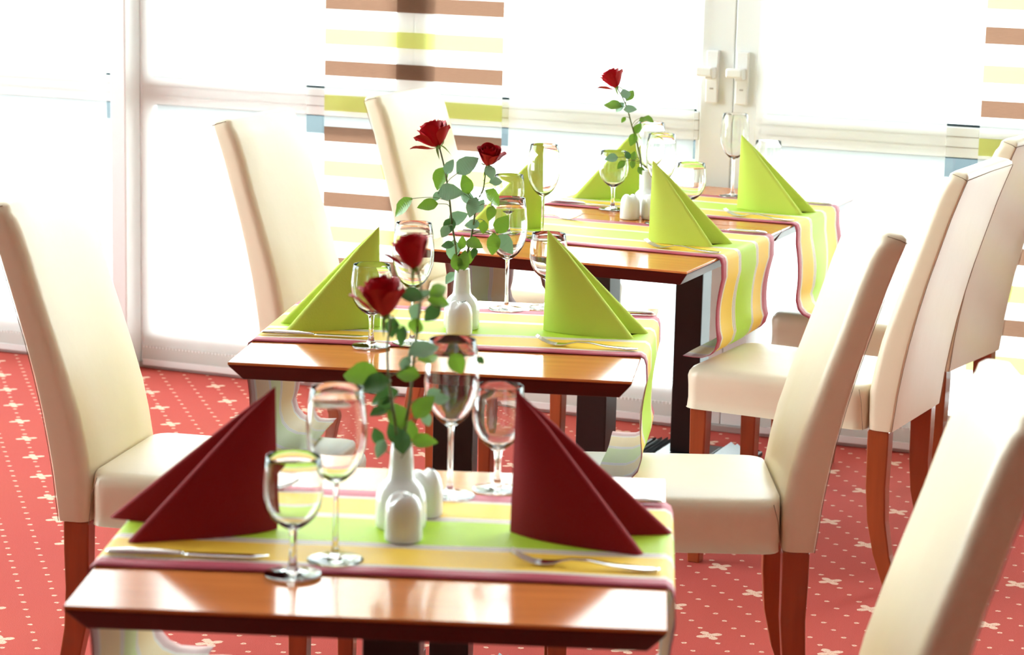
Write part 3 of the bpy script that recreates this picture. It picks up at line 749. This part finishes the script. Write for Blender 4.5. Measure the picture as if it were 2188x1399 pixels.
# layers: (count, base radius, rim radius, height, span, tip out)
PL = [(2, .001, .0045, .041, 2.0, -.001), (3, .002, .0085, .042, 1.5, -.001), (4, .003, .0125, .042, 1.15, .000), (4, .004, .0165, .041, 1.1, .0015), (5, .005, .0200, .038, .95, .004)]
PM = [[petal_mesh(r0, r1, h_, sp_, to, 10*l+q) for q in range(2)] for l, (n, r0, r1, h_, sp_, to) in enumerate(PL)]
P_FLARE = petal_mesh(.004, .0215, .041, .72, .006, 77)
def rose(name_px, Y, head, hdir, hsize, leaves, label, flare=(), group='red roses', stem_r=.0021, openness=1.0):
    """name_px: stem pixel path from the vase mouth up; head: pixel of the bloom's base; hdir: image angle the bloom faces plus tilt to camera"""
    path3 = []
    base = Vector(Y[0]); y0, y1 = base.y, Y[1]
    n = len(name_px)
    for i, (px, py) in enumerate(name_px):
        path3.append(at(px, py, y0 + (y1-y0)*(i/(n-1))))
    inner = base + Vector((0, 0, .092))
    root = empty('rose', base)
    def loc(p): return Vector(p) - base
    pts = spline([inner] + path3, 4)
    mb = MB(); mb.tube([loc(p) for p in pts], [stem_r*(1.15-.45*i/(len(pts)-1)) for i in range(len(pts))], 8)
    ppm = FPX/(y0*math.cos(PITCH)+.9*math.sin(PITCH))
    rnd = random.Random(int(name_px[0][0]*7+name_px[-1][1]))
    for i in range(3, len(pts)-3, 4):                # thorns
        d = Vector((rnd.uniform(-1, 1), rnd.uniform(-.5, .5), .2)).normalized()
        mb.tube([loc(pts[i]), loc(pts[i]) + d*.004], [.0013, .0002], 5)
    lv = []
    for li, (px, py, ln, ang, tone) in enumerate(leaves):
        L = 1.08*ln/ppm; dy = rnd.uniform(-.025, .03)
        c = at(px, py, y0 + dy)
        a = math.radians(ang)
        depth = rnd.uniform(-.45, .45)
        dr = (CR*math.cos(a) + CU*math.sin(a) + FW*depth).normalized()
        nrm = (-FW*rnd.uniform(.7, 1.2) + Vector((0, 0, 1))*rnd.uniform(.3, .9) + CR*rnd.uniform(-.4, .4))
        side = nrm.cross(dr).normalized(); nrm = dr.cross(side).normalized()
        b = c - dr*(L*.5)
        lv.append((b, dr, side, nrm, L, tone))
        # petiole to the stem, joining lower down
        k = min(range(len(pts)), key=lambda i: (pts[i]-b - Vector((0, 0, -.012))).length)
        j = pts[k]; mid = (b+j)*.5 - dr*min(.01, (b-j).length*.3)*.5 + Vector((0, 0, .002))
        mb.tube([loc(p) for p in spline([j, mid, b, b+dr*L*.06], 3)], .0007, 5)
    st = mb.build('stem', M_STEM, root)
    for li, (b, dr, side, nrm, L, tone) in enumerate(lv):
        o = bpy.data.objects.new('leaf', LEAF[tone][li % 3]); C.objects.link(o); o.parent = root
        m = Matrix((dr*L, side*L*rnd.uniform(.9, 1.2), nrm*L)).transposed().to_4x4(); m.translation = loc(b); o.matrix_local = m
    # bloom
    hp = at(head[0], head[1], y1)
    a = math.radians(hdir[0]); ax = (CR*math.cos(a) + CU*math.sin(a) - FW*hdir[1]).normalized()
    sx = ax.cross(Vector((.3, 1, .1))).normalized(); sy = ax.cross(sx)
    core = MB().lathe([(.0005, -.006), (.0035, -.005), (.0048, -.001), (.0042, .004), (.0025, .008), (.0003, .012)], 14)
    bl = core.build('bloom', M_CALYX, root)
    m = Matrix((sx, sy, ax)).transposed().to_4x4() @ Matrix.Scale(hsize, 4); m.translation = loc(hp); bl.matrix_local = m
    for l, (cnt, *_r) in enumerate(PL):
        for q in range(cnt):
            o = bpy.data.objects.new('petal', PM[l][q % 2]); C.objects.link(o); o.parent = bl
            o.matrix_local = Matrix.Rotation(2*PI*q/cnt + l*.7, 4, 'Z') @ Matrix.Rotation(rnd.uniform(-.05, .05), 4, 'Y') @ Matrix.Diagonal((openness, openness, 1, 1))
    for (fa, ft) in flare:
        o = bpy.data.objects.new('petal', P_FLARE); C.objects.link(o); o.parent = bl
        o.matrix_local = Matrix.Rotation(math.radians(fa), 4, 'Z') @ Matrix.Rotation(ft, 4, 'Y')
    for q in range(5):                               # sepals
        sp_ = MB(); vs = []
        for i in range(6):
            f = i/5; w_ = .0026*math.sin(PI*(.25+.75*f))*(1 if f < 1 else .1)
            x = .004 + .013*f; z = -.001 - .004*f + (-.018*f*f if q % 2 else .010*f*f)
            vs += [(x, -w_, z), (x, 0, z-.0008), (x, w_, z)]
        fs = []
        for i in range(5):
            for k in range(2): fs.append((i*3+k, i*3+3+k, i*3+4+k, i*3+1+k))
        sp_.add(vs, fs); o = sp_.build('sepal', M_CALYX, bl); o.matrix_local = Matrix.Rotation(2*PI*q/5+.3, 4, 'Z')
    tag(root, label, 'rose', group)
    return root
G, P, K = 0, 1, 2
v1 = tl(1, .003, .038, HT+.004); v2 = tl(2, .001, .045, HT+.004); v4 = V4 + Vector((0, 0, .001))
rose([(851, 962), (844, 900), (836, 850), (829, 790), (828, 735), (834, 690), (828, 668)], (v1 + Vector((-.004, 0, 0)), 3.29), (824, 672), (100, .25), 1.25,
     [(858, 718, 40, 255, K), (771, 802, 75, 175, G), (800, 822, 62, 195, K), (820, 846, 60, 200, K), (849, 885, 62, 115, G), (806, 932, 38, 105, K), (813, 958, 38, 245, P),
      (860, 941, 56, 95, K), (806, 880, 34, 200, K), (867, 774, 34, 60, P), (838, 700, 40, 265, K), (842, 925, 50, 110, K), (822, 868, 44, 250, K)],
     'lower blurred red rose in the vase on the nearest table', flare=((35, .25), (145, .22)))
rose([(862, 962), (868, 900), (876, 850), (882, 790), (888, 735), (896, 670), (900, 620), (893, 580), (888, 568)], (v1 + Vector((.004, .002, 0)), 3.31), (886, 572), (100, .15), 1.12,
     [(938, 619, 46, 30, G), (938, 644, 48, -8, G), (877, 631, 50, 170, K), (908, 627, 26, 40, P), (886, 666, 36, 250, P), (923, 670, 42, 220, K), (888, 699, 40, 260, G), (906, 746, 66, 20, P),
      (871, 800, 48, 175, G), (916, 762, 46, 15, G), (977, 777, 45, -60, G), (1027, 770, 20, -40, K), (904, 868, 56, 55, G), (942, 852, 36, 15, P), (927, 839, 32, 25, P), (906, 941, 50, 5, G), (912, 896, 36, -70, P), (875, 918, 46, 80, G)],
     'upper blurred red rose in the vase on the nearest table', flare=((40, .38),))
rose([(978, 582), (974, 530), (966, 480), (961, 430), (957, 400), (950, 360), (943, 330), (938, 312)], (v2 + Vector((-.004, 0, 0)), 4.79), (936, 311), (112, .05), 1.2,
     [(940, 379, 46, 245, G), (960, 356, 32, 65, P), (999, 353, 52, 38, P), (961, 410, 50, 5, P), (933, 420, 24, 230, P), (861, 443, 52, 222, G), (914, 437, 40, 185, G), (960, 483, 34, 250, K),
      (956, 524, 26, 180, K), (968, 536, 46, 265, P), (987, 518, 28, 80, G), (979, 466, 42, 30, P), (950, 495, 30, 235, P), (975, 560, 34, 100, G), (962, 594, 30, 228, P)],
     'left red rose with flared petals in the vase on the middle table', flare=((35, .70), (60, .35), (150, .42), (240, .12)))
rose([(988, 582), (996, 550), (1006, 510), (1013, 470), (1018, 435), (1032, 405), (1036, 380), (1041, 352)], (v2 + Vector((.004, .002, 0)), 4.80), (1042, 351), (82, .75), 1.0,
     [(997, 394, 40, 100, G), (1000, 425, 46, -40, P), (1010, 443, 42, 250, P), (1055, 421, 42, -38, G), (1048, 369, 30, -70, P), (1060, 388, 28, 10, P), (1049, 455, 30, 255, G), (1073, 479, 40, 58, G),
      (1054, 522, 46, 265, G), (1080, 520, 46, -45, P), (1033, 486, 28, 265, G), (1009, 480, 32, 180, P), (1013, 519, 34, -15, G), (991, 556, 42, 85, G), (1003, 549, 28, -80, G), (1013, 540, 22, 255, K), (1025, 440, 30, 60, P)],
     'right red rose seen from the front in the vase on the middle table', flare=((190, .2),))
rose([(1374, 376), (1370, 350), (1366, 325), (1359, 298), (1350, 268), (1342, 238), (1332, 212), (1318, 187)], (v4, 6.47), (1317, 186), (118, .1), 1.2,
     [(1336, 199, 26, 100, P), (1346, 203, 28, 60, G), (1309, 225, 36, 170, G), (1323, 229, 26, 220, P), (1347, 233, 26, 5, P), (1332, 256, 14, 235, G), (1375, 255, 18, 20, G), (1387, 255, 22, -25, G),
      (1363, 274, 24, 60, G), (1352, 298, 26, 250, G), (1341, 331, 18, 110, K), (1354, 333, 20, 80, G), (1307, 337, 26, 185, P), (1327, 352, 22, 225, G), (1352, 351, 20, 265, G), (1371, 366, 22, -50, G)],
     'single red rose in the vase between the joined tables, highest in the picture', flare=((40, .55), (160, .25)))
